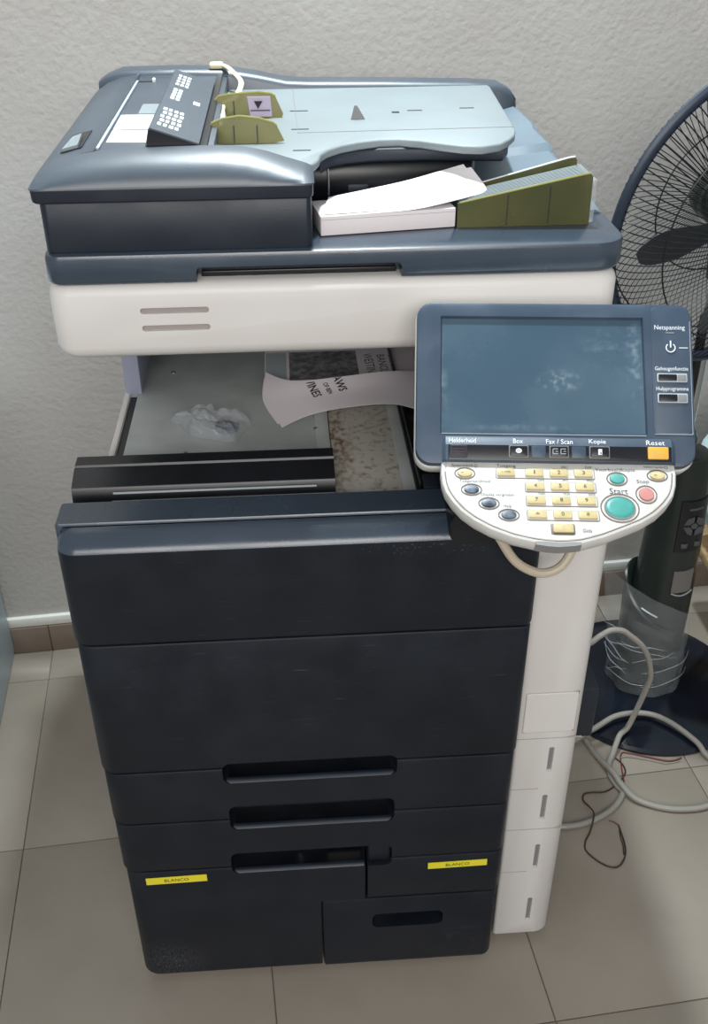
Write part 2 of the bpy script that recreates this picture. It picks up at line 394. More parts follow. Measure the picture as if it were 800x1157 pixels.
obj('recess_paper', box(.285, .331, .030, .034, .2505, .268), 'slot', d3)
obj('chipped_mark', quadslab([(.243, .0335, .252), (.246, .0335, .262), (.2435, .0335, .27), (.2475, .0335, .277), (.249, .0335, .268), (.248, .0335, .258), (.2475, .0335, .252)], (0, -.001, 0)), 'print', d3)
obj('recess_back', box(.140, .385, .037, .057, .230, .290), 'black', d2)
obj('recess_back', box(.340, .455, .031, .056, .10, .14), 'black', d5)
def tape(parent, x0, x1, z0, z1, tilt):
    xf = Matrix.Translation(((x0 + x1) / 2, -.0004, (z0 + z1) / 2)) @ Matrix.Rotation(tilt, 4, 'Y') @ xf_frame((0, 0, 0), (1, 0, 0), (0, 0, 1), (0, -1, 0))
    hx, hz = (x1 - x0) / 2, (z1 - z0) / 2
    t = obj('label_tape', box(-hx, hx, -hz, hz, 0, .0005), 'yellow', parent, xf)
    text('BLANCO', .033, xf, 'ink', parent, height=.0058, depth=.0008)
    t['label'] = 'yellow label tape'
tape(d3, .034, .117, .232, .2455, math.radians(-1.2)); tape(d4, .423, .506, .230, .2425, math.radians(-.8))
# scuffs on the large drawer
# output tray
pl = obj('metal_plate', box(.0465, .3065, .10, .60, .782, .7895, .001), 'metal', P)
for x, y in ((.124, .209), (.225, .206), (.290, .262), (.09, .45)):
    obj('screw', lathe([(.0035, 0), (.0034, .0012), (.002, .002), (0, .002)], 12, xf=T(x, y, .7895)), 'chrome', pl)
obj('plate_fold', slab(.288, .3065, .17, .60, .789, .7915, .002, .001), 'metal', pl)
st = obj('stained_strip', box(.3075, .402, .077, .60, .776, .7865, .001), 'rust', P)
obj('strip_edge', box(.388, .4025, .09, .60, .7865, .7885, .0008), 'metal', st)
obj('side_channel', box(.036, .0465, .10, .60, .775, .784), 'black', P)
rail = obj('front_rail', loft([[(x, .165, .789), (x, .165, .8145), (x, .1635, .816), (x, .143, .816), (x, .1415, .8135), (x, .139, .8135), (x, .1375, .815), (x, .108, .806), (x, .1065, .804), (x, .1035, .786), (x, .088, .785), (x, .088, .78), (x, .165, .78)] for x in (.002, .0035, .3055, .307)]), 'black', P)
obj('rail_lip', box(.05, .285, .1005, .103, .800, .8022, .0006), 'grey', rail)
rs = obj('right_channel', box(.4025, .452, .10, .60, .775, .792, .002), 'black', P)
obj('channel_rib', box(.406, .409, .10, .58, .792, .801, .001), 'black', rs)
obj('channel_rib', box(.43, .445, .09, .16, .792, .806, .002), 'black', rs)
obj('channel_rib', box(.410, .427, .085, .115, .790, .803, .001), 'dark', rs)
obj('corner_block', loft([[(x, y, z) for x, y in rr(.432 + dx, .532, .0, .12, .006)] for z, dx in ((.78, -.006), (.806, -.006), (.835, .012), (.85, .016))]), 'black', P)
# scanner unit
sc = obj('scanner_unit', rrloft(.013, .612, .1, .66, (.022, .022, .012, .012),
     [(.966, .020), (.9665, .013), (.969, .008), (.974, .003), (.982, 0), (1.038, 0), (1.044, .002), (1.048, .006), (1.05, .011)], 6), 'white', P)
for z in (1.0215, 1.0025):
    cut(sc, loft([[(x, y, zz) for x, zz in rr(.107, .178, z - .0032, z + .0032, .003, 4)] for y in (.08, .106)]))
    obj('vent_slot', box(.105, .180, .1035, .108, z - .005, z + .005), 'slot', sc)
# platen cover
lid = obj('platen_cover', rrloft(.016, .617, .1, .645, (.016, .034, .02, .02), [(1.0505, .003), (1.053, .0008), (1.056, 0), (1.077, 0), (1.0805, .0012), (1.082, .0045)], 7), 'lid', P)
cut(lid, loft([[(x, y, z) for x, z in rr(.168, .379, 1.03, 1.0665, .005, 4)] for y in (.05, .128)]))
obj('grip_strip', box(.172, .375, .118, .1285, 1.0505, 1.0562, .001), 'black', lid)
# document feeder
fb = obj('feeder_base', rrloft(.020, .288, .107, .565, (.008, .006, .006, .01), [(1.082, .001), (1.084, 0), (1.132, 0), (1.135, .002)]), 'dark', P)
XS = [(.0135, 1.1495), (.016, 1.153), (.022, 1.158), (.035, 1.164), (.055, 1.169), (.08, 1.1725), (.12, 1.175), (.20, 1.1755), (.225, 1.1735), (.245, 1.169), (.265, 1.1625), (.280, 1.158), (.287, 1.1555), (.291, 1.151)]
fr = []
for k, (x, zt) in enumerate(XS):
    e = .006 if k in (0, len(XS) - 1) else (.002 if k in (1, len(XS) - 2) else 0)
    h = zt - 1.147
    fr.append([(x, .147, 1.1462), (x, .0998 + e, 1.1462), (x, .1000 + e, 1.147 + .10 * h), (x, .104 + e, 1.147 + .36 * h), (x, .111 + e, 1.147 + .64 * h), (x, .121 + e, 1.147 + .85 * h), (x, .134, 1.147 + .97 * h), (x, .147, zt)])
obj('front_cap', loft(fr), 'adf', fb, smooth=38)
obj('cap_shade_band', rrloft(.0145, .290, .1005, .147, (.006, .006, .001, .001), [(1.133, .003), (1.1345, .001), (1.137, .0004), (1.1462, 0)]), 'dark', fb)  # same plastic as the cap; darker tone paints in this face's shade
lr = []
for y, q in ((.1465, 0), (.17, 0), (.3, .001), (.45, .003), (.53, .004), (.56, .0035), (.57, .0)):
    s_ = 0 if y < .55 else (.004 if y < .565 else .008)
    lr.append([(.0135 + s_, y, 1.136), (.0135 + s_, y, 1.148), (.016 + s_, y, 1.153 + q * .3), (.022 + s_, y, 1.158 + q * .5), (.035, y, 1.164 + q * .7), (.055, y, 1.169 + q), (.073, y, 1.172 + q), (.0745, y, 1.1735 + q), (.0755, y, 1.172 + q), (.0755, y, 1.136)])
obj('left_cap', loft(lr), 'adf', fb, smooth=50)
rb = []
for x, zt, e in ((.020, 1.166, .004), (.03, 1.172, .001), (.05, 1.1795, 0), (.12, 1.1805, 0), (.19, 1.179, 0), (.232, 1.172, 0), (.27, 1.164, 0), (.30, 1.1625, 0), (.40, 1.161, 0), (.52, 1.158, 0), (.56, 1.155, 0), (.577, 1.147, .003), (.586, 1.135, .008)):
    rb.append([(x, .600 - e, 1.083), (x, .600 - e, zt - .012), (x, .596 - e, zt - .004), (x, .588, zt), (x, .56, zt), (x, .553 + e, zt - .002), (x, .550 + e, zt - .008), (x, .550 + e, 1.083)])
obj('rear_rail', loft(rb), 'adf', fb, smooth=50)
obj('cover_plate', box(.0755, .192, .147, .552, 1.16, 1.172, .001), 'adf', fb)
obj('cover_ridge', box(.0755, .0785, .15, .515, 1.172, 1.1745, .0008), 'grey', fb)
obj('hinge_pin', box(.096, .10, .512, .520, 1.171, 1.1765, .001), 'print', fb)
obj('hinge_line', box(.076, .098, .5155, .518, 1.171, 1.1728), 'black', fb)
lb = obj('instruction_sticker', quadslab([(.0815, .182, 1.172), (.128, .178, 1.172), (.121, .312, 1.172), (.0805, .312, 1.172)], (0, 0, .0004)), 'paper', fb)
obj('sticker_line', box(.081, .126, .234, .238, 1.1722, 1.1728), 'slotg', fb)
obj('sticker_line', box(.081, .121, .306, .312, 1.1722, 1.1728), 'grey', fb)
obj('small_sticker', box(.099, .120, .318, .372, 1.1718, 1.1724), 'tray', fb)
# release latch in the left shoulder
cutter = box(.030, .056, .172, .248, 1.158, 1.19)
obj('latch_recess', loft([[(.036, .170, 1.1648), (.058, .170, 1.1702), (.058, .170, 1.1708), (.036, .170, 1.1655)], [(.036, .246, 1.1650), (.058, .246, 1.1706), (.058, .246, 1.1712), (.036, .246, 1.166)]]), 'black', fb)
obj('latch', loft([[(.038, .172, 1.1655), (.054, .172, 1.1695), (.054, .172, 1.1728), (.038, .172, 1.1688)], [(.040, .226, 1.1655), (.050, .226, 1.1690), (.050, .226, 1.1722), (.040, .226, 1.1692)]]), 'tray', fb)
# raised instruction flap
FL = [(.129, 1.191), (.131, 1.1925), (.178, 1.1765), (.178, 1.172), (.124, 1.172)]
flap = obj('instruction_flap', loft([[(x, y, z) for x, z in FL] for y in (.150, .478)]), 'adf', P, smooth=25)
obj('flap_end', loft([[(x, y, z) for x, z in [(.129, 1.1895), (.131, 1.191), (.176, 1.1757), (.176, 1.1722), (.1255, 1.1722)]] for y in (.1495, .152)]), 'black', flap)
fu = Vector((.047, 0, -.016)).normalized(); fv = Vector((0, 1, 0)); fn = fu.cross(fv)
if fn.z < 0: fn = -fn
FX = xf_frame((.131, .150, 1.1925), fu, fv, fn); FW, FLn = .0495, .328
bmp = bmesh.new()
def pblk(a, b, wa, wb): add_box(bmp, b * FW, (b + wb) * FW, a * FLn, (a + wa) * FLn, 0, .0003)
random.seed(3)
for c in range(4):
    for r in range(5):
        pblk(.07 + .055 * r, .10 + .12 * c + (.02 if r % 2 else 0), .034, .07 + .02 * random.random())
for c in range(3):
    for r in range(4): pblk(.73 + .055 * r, .13 + .115 * c, .034, .08)
for r in range(4):
    for c in range(2): pblk(.48 + .05 * r, .14 + .12 * c, .036, .09)
for c in range(3): pblk(.50, .66 + .055 * c, .05, .04)
obj('instruction_print', bmp, 'print', flap, FX, 0)['kind'] = 'stuff'
obj('feed_slot', box(.178, .186, .15, .55, 1.15, 1.1745, .001), 'black', fb)
# input tray
it = [(.184, .555), (.184, .150), (.266, .150), (.284, .146), (.293, .153), (.298, .168), (.301, .19), (.310, .209), (.325, .226), (.345, .240), (.368, .249), (.390, .251), (.412, .242), (.437, .224), (.456, .213), (.476, .209), (.498, .220), (.512, .241), (.522, .262), (.5275, .285), (.530, .31), (.546, .545), (.544, .556), (.535, .560)]
tray = obj('input_tray', bevprism(it, 1.1455, 1.1545, .0022), 'tray', P, smooth=45)
for a in ((.272, .294, .405, .408), (.272, .292, .305, .308), (.272, .291, .205, .208)):
    obj('size_mark', box(a[0], a[1], a[2], a[3], 1.1543, 1.1549), 'ink', tray)
for pts in ([(.2775, .552), (.2785, .552), (.2795, .29), (.2785, .29)], [(.2785, .288), (.2785, .290), (.528, .300), (.528, .298)]):
    obj('seam', quadslab([(x, y, 1.1543) for x, y in pts], (0, 0, .0006)), 'slotg', tray)
obj('tray_fin', loft([[(.343, .352, 1.154), (.361, .352, 1.154), (.357, .362, 1.154), (.346, .362, 1.154)], [(.3475, .353, 1.170), (.3510, .353, 1.170), (.350, .357, 1.170), (.348, .357, 1.170)]]), 'slotg', tray)
for x0, x1, y0, y1 in ((.396, .405, .385, .393), (.416, .434, .396, .399), (.482, .500, .405, .408)):
    obj('size_mark', box(x0, x1, y0, y1, 1.1543, 1.1549), 'ink', tray)
obj('rail_slot', box(.183, .262, .393, .400, 1.1535, 1.155), 'slotg', tray)
def guide(prof, y, lean, parent, seams):
    b = bmesh.new()
    add_loft(b, [[(x, y + lean * (z - 1.15) , z) for x, z in prof], [(x, y + lean * (z - 1.15) + .003, z) for x, z in prof]])
    g = obj('paper_guide', b, 'guide', parent)
    tp = [p for p in prof if p[1] > 1.168]
    obj('guide_edge', tube([(x, y + lean * (z - 1.15) + .0015, z) for x, z in tp], .0014, 6), 'olivel', g)
    for x in seams: obj('guide_rib', box(x, x + .0008, y - .0012, y + .001, 1.156, 1.174), 'dark', g)
    return g
guide([(.185, 1.1545), (.1845, 1.172), (.186, 1.176), (.197, 1.1800), (.216, 1.1825), (.237, 1.180), (.252, 1.1755), (.256, 1.172), (.2635, 1.157), (.25, 1.1545)], .24, .12, tray, (.209, .234))
g2 = guide([(.184, 1.1545), (.1835, 1.175), (.188, 1.179), (.20, 1.181), (.235, 1.183), (.25, 1.181), (.255, 1.178), (.2635, 1.159), (.262, 1.1545)], .37, .12, tray, (.205,))
sk = obj('guide_sticker', quadslab([(.2245, .3702, 1.1565), (.2505, .3702, 1.1565), (.249, .3728, 1.1785), (.2215, .3728, 1.1785)], (0, -.0016, 0)), 'lilac', g2)
obj('arrow_mark', quadslab([(.234, .3690, 1.1655), (.2395, .3692, 1.1740), (.2295, .3692, 1.1740)], (0, -.0012, 0)), 'ink', g2)
obj('arrow_mark', box(.225, .248, .3674, .3690, 1.1632, 1.1640), 'ink', g2)
# exit housing under the tray
obj('tray_underside', bevprism([(.300, .55), (.300, .20), (.312, .222), (.33, .236), (.36, .244), (.42, .246), (.47, .240), (.505, .236), (.515, .26), (.52, .55)], 1.131, 1.1458, .003), 'dark', P)
eh = obj('exit_housing', loft([[(x, y, z) for y, z in [(.262 + e, 1.083), (.255 + e, 1.088), (.250 + e, 1.10), (.250 + e, 1.118), (.255 + e, 1.130), (.265 + e, 1.138), (.30, 1.1455), (.55, 1.1455), (.55, 1.083)]] for x, e in ((.288, 0), (.466, 0), (.474, .004), (.479, .014))]), 'black', P)
obj('exit_line', tube([(.311, .2485, 1.095), (.311, .2478, 1.112), (.3105, .250, 1.124)], .0012, 6), 'chrome', eh)
obj('exit_label', box(.333, .356, .2485, .2505, 1.097, 1.1065, .001), 'dark', eh)
obj('feeder_side', box(.281, .2882, .150, .55, 1.083, 1.147, .002), 'dark', fb)
# exit ramp: stepped pale blue-grey plate rising to the back right
rc = []
for y, za, zb in ((.20, 1.0835, 1.086), (.28, 1.085, 1.092), (.36, 1.088, 1.100), (.395, 1.089, 1.104), (.405, 1.097, 1.112), (.46, 1.101, 1.1165), (.47, 1.106, 1.122), (.55, 1.109, 1.127)):
    rc.append((y, za, zb))
bm = bmesh.new()
rings = []
for y, za, zb in rc:
    xr = .612 - max(0, (y - .30)) * .10
    rings.append([(.44, y, za), (.50, y, za + .2 * (zb - za)), (.56, y, za + .7 * (zb - za)), (xr - .006, y, zb), (xr, y, zb - .003), (xr, y, 1.0825), (.44, y, 1.0825)])
ramp = obj('exit_ramp', add_loft(bm, rings), 'ramp', P, smooth=30)
# olive wedge stops
ow = obj('olive_stop', loft([[(.444, y, 1.0822), (.444, y, 1.1075), (.577, y, 1.1345), (.584, y, 1.1355), (.5865, y, 1.133), (.5875, y, 1.0822)] for y in (.160, .1625, .1635)]), 'olive', P)
obj('ribbed_core', loft([[(.446, y, 1.083), (.446, y, 1.1055), (.580, y, 1.1335), (.583, y, 1.083)] for y in (.164, .203)]), 'ramp', ow)
for k in range(9):
    y = .167 + k * .004
    obj('rib', loft([[(.447, yy, 1.104), (.447, yy, 1.1072), (.578, yy, 1.1348), (.580, yy, 1.132)] for yy in (y, y + .0018)]), 'tray', ow)
obj('wedge_edge', tube([(.446, .1612, 1.108), (.577, .1612, 1.1348), (.584, .1612, 1.136)], .0012, 6), 'olivel', ow)
obj('clear_end', box(.5875, .594, .165, .235, 1.0825, 1.128, .002), 'bagfilm', ow)
for x in (.497, .542): obj('guide_rib', box(x, x + .0007, .1592, .1602, 1.084, 1.108 + (x - .45) * .18), 'dark', ow)
ob = obj('olive_stop', loft([[(.476, y, 1.084), (.476, y, 1.111), (.576, y, 1.1365), (.583, y, 1.1375), (.585, y, 1.135), (.586, y, 1.084)] for y in (.222, .2255)]), 'olive', P)
obj('wedge_edge', tube([(.478, .224, 1.1115), (.576, .224, 1.137), (.583, .224, 1.138)], .0011, 6), 'print', ob)

# ------------------------------------------------------------------ control panel
PO = (.3808, -.0514, .9140); PU = (.9945, -.1045, 0); PV = (.0699, .6655, .7431); PN = (-.0777, -.7391, .6691)
PX = xf_frame(PO, PU, PV, PN)
def px(u, v, wz=0): return PX @ T(u, v, wz)
cp = obj('control_panel', rrloft(-.003, .2735, -.0015, .1685, .017, [(-.040, .014), (-.034, .004), (-.028, 0), (-.012, 0), (-.0105, .0008)], 7), 'kwhite', P, PX)
bz = obj('bezel', rrloft(-.002, .2725, .001, .1682, .016, [(-.011, 0), (-.003, 0), (-.0008, .001), (0, .0035)], 7), 'bezel', cp, PX)
c_ = bmesh.new(); add_loft(c_, [[(.0237, .0333, -.004), (.2245, .0345, -.004), (.2222, .1515, -.004), (.0237, .1512, -.004)], [(.0215, .0318, .002), (.2265, .0325, .002), (.2245, .1545, .002), (.0210, .1545, .002)]])
bmesh.ops.transform(c_, matrix=PX, verts=c_.verts); cut(bz, c_)
obj('screen', box(.0225, .2255, .0325, .1528, -.0046, -.0034), 'screen', cp, PX)
rp = obj('right_plate', slab(.2315, .2695, .0342, .1650, -.001, .0006, .006, .0006), 'bezel', cp, PX)
obj('plate_line', box(.2330, .2697, .0338, .0343, 0, .0008), 'grey', cp, PX)
obj('plate_line', box(.2694, .2698, .0343, .150, 0, .0008), 'grey', cp, PX)
obj('plate_line', box(.0235, .2245, .0318, .0323, 0, .0006), 'grey', cp, PX)
PW = PX
text('Netspanning', .0300, px(.2497, .1427, .0006), 'print', cp, height=.0062)
obj('mark', box(.246, .254, .1372, .1384, .0006, .0009), 'slotg', cp, PX)
bmr = tube([(.2502 + .0044 * math.sin(a), .1222 + .0044 * math.cos(a), .001) for a in [math.radians(q) for q in range(35, 330, 15)]], .0006, 6)
add_box(bmr, .2496, .2508, .1225, .1295, .0006, .0014); obj('power_symbol', bmr, 'print', cp, PX)
obj('mark', box(.2585, .2672, .1219, .1226, .0006, .001), 'print', cp, PX)
text('Geheugenfunctie', .0325, px(.2505, .1003, .0006), 'print', cp, height=.0052)
text('Hulpprogramma', .0315, px(.2509, .0797, .0006), 'print', cp, height=.0050)
for v0, v1 in ((.0867, .0957), (.0656, .0753)):
    k = obj('slide_key', slab(.2360, .2655, v0, v1, .0004, .0018, .001, .0005), 'grey', cp, PX)
    obj('key_cap', slab(.2372, .2552, v0 + .0012, v1 - .0012, .001, .0030, .001, .0006), 'black', cp, PX)
    obj('key_cap', slab(.2560, .2645, v0 + .0012, v1 - .0012, .001, .0024, .001, .0006), 'slotg', cp, PX)
# button strip
obj('button_strip', loft([[(x, v, wz) for v, wz in [(.0035, -.006), (.0028, .0035 - e), (.0045, .0052 - e), (.020, .0052 - e), (.0215, .0045 - e), (.0268, .0025 - e), (.0292, .0005 - e), (.0292, -.006)]] for x, e in ((.0245, .003), (.0275, 0), (.2475, 0), (.2515, .004))]), 'bezel', cp, PX, smooth=25)
obj('strip_face', slab(.030, .247, .0042, .0200, .0040, .0056, .001, .0005), 'black', cp, PX)
SX = .0034
for s_, u, wd in (('Helderheid', .0440, .0262), ('Box', .0983, .0095), ('Fax / Scan', .1385, .0258), ('Kopie', .1755, .0165), ('Reset', .2318, .0180)):
    text(s_, wd, PX @ T(u, .0242, .0042) @ Matrix.Rotation(math.radians(-14), 4, 'X'), 'print', cp, height=.0052 if s_ != 'Kopie' else .0062)
obj('dial_key', slab(.0314, .0487, .0065, .0193, .005, .0068, .001, .0006), 'dark', cp, PX)
for q in range(4): obj('dial_rib', box(.033, .047, .0085 + q * .003, .0092 + q * .003, .0066, .0073), 'brown', cp, PX)
for u0, u1 in ((.0901, .1072), (.1295, .1463), (.1682, .1861)):
    obj('mode_key_frame', slab(u0 - .001, u1 + .001, .0076, .0196, .005, .0062, .001, .0004), 'slotg', cp, PX)
    obj('mode_key', slab(u0, u1, .0084, .0188, .0058, .0078, .0012, .0007), 'black', cp, PX)
for u in (.118, .157): obj('strip_gloss', slab(u - .007, u + .007, .0075, .0192, .005, .0062, .001, .0004), 'bezel', cp, PX)
obj('mode_symbol', lathe([(.0030, 0), (.0030, .0003), (.0018, .0003), (.0018, 0)], 16, 1, .8, px(.0985, .0138, .0078)), 'print', cp)
obj('mode_symbol', box(.0978, .0992, .0132, .0144, .0078, .0082), 'print', cp, PX)
for u in (.1340, .1417):
    b = bmesh.new()
    for a in ((u - .0026, u + .0026, .0110, .0116), (u - .0026, u + .0026, .0158, .0164), (u - .0026, u - .0020, .0110, .0164), (u + .0002, u + .0026, .0134, .0140)): add_box(b, a[0], a[1], a[2], a[3], .0078, .0081)
    obj('mode_symbol', b, 'grey', cp, PX)
b = box(.1755, .1792, .0108, .0165, .0078, .0081); obj('mode_symbol', b, 'print', cp, PX); obj('mode_symbol', box(.1775, .1785, .0115, .0135, .0081, .0083), 'ink', cp, PX)
obj('reset_key', slab(.2235, .2435, .0072, .0195, .005, .0082, .0012, .0009), 'orange', cp, PX)
# keypad
KO = (.5189, -.0639, .9162); KU = (.9945, -.1045, 0); KV = (.0955, .9085, .4067); KN = (-.0425, -.4045, .9135)
KX = xf_frame(KO, KU, KV, KN)
kout = [(-.1150, .006), (-.1160, -.012), (-.1150, -.024), (-.1120, -.0355), (-.1060, -.0465), (-.0975, -.0575), (-.0860, -.0675), (-.0700, -.0775), (-.0500, -.0860), (-.0290, -.0912), (-.0066, -.0935), (.0150, -.0912), (.0360, -.0845), (.0560, -.0755), (.0735, -.0672), (.0880, -.0575), (.0990, -.0465), (.1070, -.0350), (.1110, -.0230), (.1130, -.010), (.1130, .006)]
def kins(d): return [(u * (1 - d / .115), v + (d if v < 0 else 0) * (abs(v) / .0935)) for u, v in kout]
kp = obj('keypad_panel', loft([[(u, v, z) for u, v in kins(d)] for z, d in ((-.020, .006), (-.017, .002), (-.012, 0), (-.003, 0), (-.0008, .0012), (0, .0035), (-.0006, .0046), (.0002, .0056))]), 'kwhite', P, KX)
gl = kins(.0044)[1:-1]; obj('edge_line', tube(spline([(u, v, -.0001) for u, v in gl], 3), .0004, 5), 'ring', kp, KX)
obj('front_tab', loft([[(u, v, z) for u, v in ((-.0285, -.0895), (-.0285, -.0928), (-.0170, -.0947), (-.0066, -.0952), (.0070, -.0938), (.0140, -.0925), (.0140, -.0895))] for z in (-.012, -.0002)]), 'slotg', kp, KX)
def oval(u, v, rx, ry, m):
    bR = bmesh.new()
    add_tube(bR, [(u + rx * math.cos(a), v + ry * math.sin(a), .0006) for a in [2 * math.pi * k / 24 for k in range(24)]], .0006, 6, closed=True)
    obj('button_ring', bR, 'ring', kp, KX)
    obj('button', lathe([(1, 0), (1, .6), (.92, .9), (.7, 1.0), (0, 1.05)], 24, 1, 1, KX @ T(u, v, 0) @ Matrix.Diagonal((rx * .74, ry * .74, .0022, 1))), m, kp)
for u, v, m in ((-.0924, -.0134, 'cream'), (-.0865, -.0325, 'slatebtn'), (-.0704, -.0482, 'slatebtn'), (-.0521, -.0611, 'slatebtn'), (.0937, -.0131, 'cream')):
    oval(u, v, .0097, .0065, m)
oval(.0545, -.0176, .0097, .0077, 'teal'); oval(.0805, -.0352, .0098, .0101, 'pink'); oval(.0536, -.0512, .0180, .0160, 'teal')
obj('button_ring', tube([(.0536 + .0142 * math.cos(a), -.0512 + .0126 * math.sin(a), .001) for a in [2 * math.pi * k / 28 for k in range(28)]], .0008, 6, closed=True), 'slotg', kp, KX)
keys = [['1', '2', '3'], ['4', '5', '6'], ['7', '8', '9'], ['*', '0', '#']]
KYV = (-.0127, -.0284, -.0446, -.0607)
for r in range(4):
    v = KYV[r]; ul = -.0350 if r else -.0625
    obj('key_row_frame', slab(ul, .0335, v - .0062, v + .0058, 0, .0006, .0015, .0004), 'ring', kp, KX)
    obj('key_row_bed', slab(ul + .0006, .0329, v - .0056, v + .0052, 0, .0009, .0013, .0003), 'kwhite', kp, KX)
    for c in range(3):
        u = -.0251 + .0237 * c
        obj('key', slab(u - .0088, u + .0088, v - .0042, v + .0044, .0004, .0030, .0012, .0009), 'cream', kp, KX)
        s_ = keys[r][c]
        if s_ == '*': text('✱' if False else '*', .0034, KX @ T(u, v + .0002, .0031), 'kprint', kp, height=.0036)
        else: text(s_, .0028 if s_ != '1' else .0013, KX @ T(u, v + .0002, .0031), 'kprint', kp, height=.0042)
obj('key', slab(-.0610, -.0440, -.0127 - .0042, -.0127 + .0044, .0004, .0030, .0012, .0009), 'cream', kp, KX)
text('1-MB', .0085, KX @ T(-.0525, -.0127, .0031), 'kprint', kp, height=.0022)
obj('key_row_frame', slab(-.0135, .0092, -.0822, -.0702, 0, .0006, .0015, .0004), 'ring', kp, KX)
obj('key', slab(-.0115, .0075, -.0805, -.0715, .0004, .0030, .0012, .0009), 'cream', kp, KX)
text('C', .003, KX @ T(-.0019, -.0762, .0031), 'cream', kp, height=.004)
for s_, u, v, wd, h in (('Toegang', -.0519, -.0042, .0185, .0046), ('Spaarstand', -.0950, -.0042, .0205, .0040), ('Toegankelijkheid', -.0830, -.0229, .0300, .0042), ('Display vergroten', -.0616, -.0384, .0320, .0042), ('Help', -.0528, -.0514, .0078, .0042), ('Voorbeeldkopie', .0535, -.0072, .0385, .0048), ('Start', .0545, -.0318, .0175, .0068), ('Stop', .0790, -.0206, .0120, .0056), ('Interruptie', .0915, -.0030, .0185, .0030), ('Gids', .0204, -.0772, .0085, .0040)):
    text(s_, wd, KX @ T(u, v, .0004), 'kprint', kp, height=h)
for r, row in enumerate((('', 'ABC', 'DEF'), ('GHI', 'JKL', 'MNO'), ('PQRS', 'TUV', 'WXYZ'))):
    for c, s_ in enumerate(row):
        if s_: text(s_, .0065, KX @ T(-.0190 + .0237 * c, KYV[r] + .0082, .0004), 'kprint', kp, height=.0024)
for u, v in ((-.0815, -.0045), (.1035, -.0030)):
    obj('mark', tube([(u + .0015 * math.cos(a), v + .0015 * math.sin(a), .0003) for a in [2 * math.pi * k / 10 for k in range(10)]], .0003, 4, closed=True), 'kprint', kp, KX)
for u in (-.0950, .0915): obj('button_mark', box(u - .0015, u + .0015, -.0138, -.0130, .0023, .0026), 'slotg', kp, KX)
# panel arm and hanging cable
obj('panel_arm', loft([[(x, .10, .83), (x, .02, .835), (x, -.035, .87), (x, -.02, .905), (x, .06, .96), (x, .10, .96)] for x in (.47, .60)]), 'black', P)
obj('panel_cable', tube(spline([(.474, .0, .86), (.470, -.012, .815), (.478, -.022, .800), (.494, -.024, .774), (.512, -.024, .759), (.530, -.024, .7535), (.548, -.022, .760), (.560, -.016, .778), (.566, -.006, .80), (.566, .01, .86)], 6), .0052, 10), 'hose', P)

# ------------------------------------------------------------------ things lying on the copier
a = math.radians(8.2)
pbx = empty('cardboard_box', (.37, .17, 1.0826), 'flat white cardboard box on the copier lid under loose sheets', 'box')
XB = T(.2975, .1405, 1.0826) @ Matrix.Rotation(a, 4, 'Z')
obj('carton', box(0, .1465, 0, .06, 0, .0205, .0012), 'card', pbx, XB)
obj('flap_edge', box(.001, .1455, -.0002, .001, .0165, .0169), 'seam', pbx, XB)
text('C.on', .007, XB @ T(.006, .012, .0206), 'kprint', pbx, height=.004)
s1 = [[(.302, .146, 1.1042), (.350, .151, 1.1050), (.395, .157, 1.1065), (.440, .170, 1.1115), (.472, .190, 1.1150)],
      [(.304, .176, 1.1045), (.350, .180, 1.1085), (.395, .185, 1.1135), (.440, .195, 1.1200), (.470, .206, 1.1195)],
      [(.309, .206, 1.1050), (.352, .212, 1.1110), (.395, .217, 1.1180), (.432, .222, 1.1260), (.459, .226, 1.1320)]]
tag(obj('paper_sheet', gridsheet(s1, .0005), 'paper', smooth=60), 'white loose sheet with raised right end lying on the white box', 'paper', 'sheets on the white box')
s2 = [[(x + .004, y - .003, z - .0014) for x, y, z in r] for r in s1]
for r in s2: r[-1] = (r[-1][0] + .004, r[-1][1] - .002, r[-1][2] - .0008)
tag(obj('paper_sheet', gridsheet(s2, .0005), 'paper', smooth=60), 'white lower sheet peeking out under the raised loose sheet', 'paper', 'sheets on the white box')
# cream ribbon strap with plug on the feeder
sc_ = empty('strap_cable', (.19, .40, 1.1545), 'short cream flat cable with plug on the feeder tray', 'cable')
obj('strap', tube(spline([(.176, .566, 1.1835), (.184, .564, 1.184), (.194, .545, 1.183), (.205, .528, 1.176), (.211, .505, 1.172), (.209, .470, 1.168), (.203, .43, 1.166), (.196, .402, 1.168), (.1925, .385, 1.170), (.1915, .35, 1.166)], 6), .0035, 8, .45), 'creamcable', sc_)
obj('strap', tube(spline([(.204, .432, 1.162), (.200, .395, 1.158), (.194, .372, 1.1575), (.188, .368, 1.158)], 6), .0024, 8, .5), 'creamcable', sc_)
obj('strap_tip', slab(.168, .186, .556, .578, 1.1795, 1.186, .003, .002), 'creamcable', sc_)
obj('plug', loft([[(x, y, z) for x, z in rr(.1915 - q, .1915 + q, 1.1635 - q, 1.1635 + q, .0015, 3)] for y, q in ((.355, .0030), (.350, .0042), (.335, .0042), (.333, .0050), (.29, .0050), (.288, .0042), (.272, .0038))]), 'card', sc_)
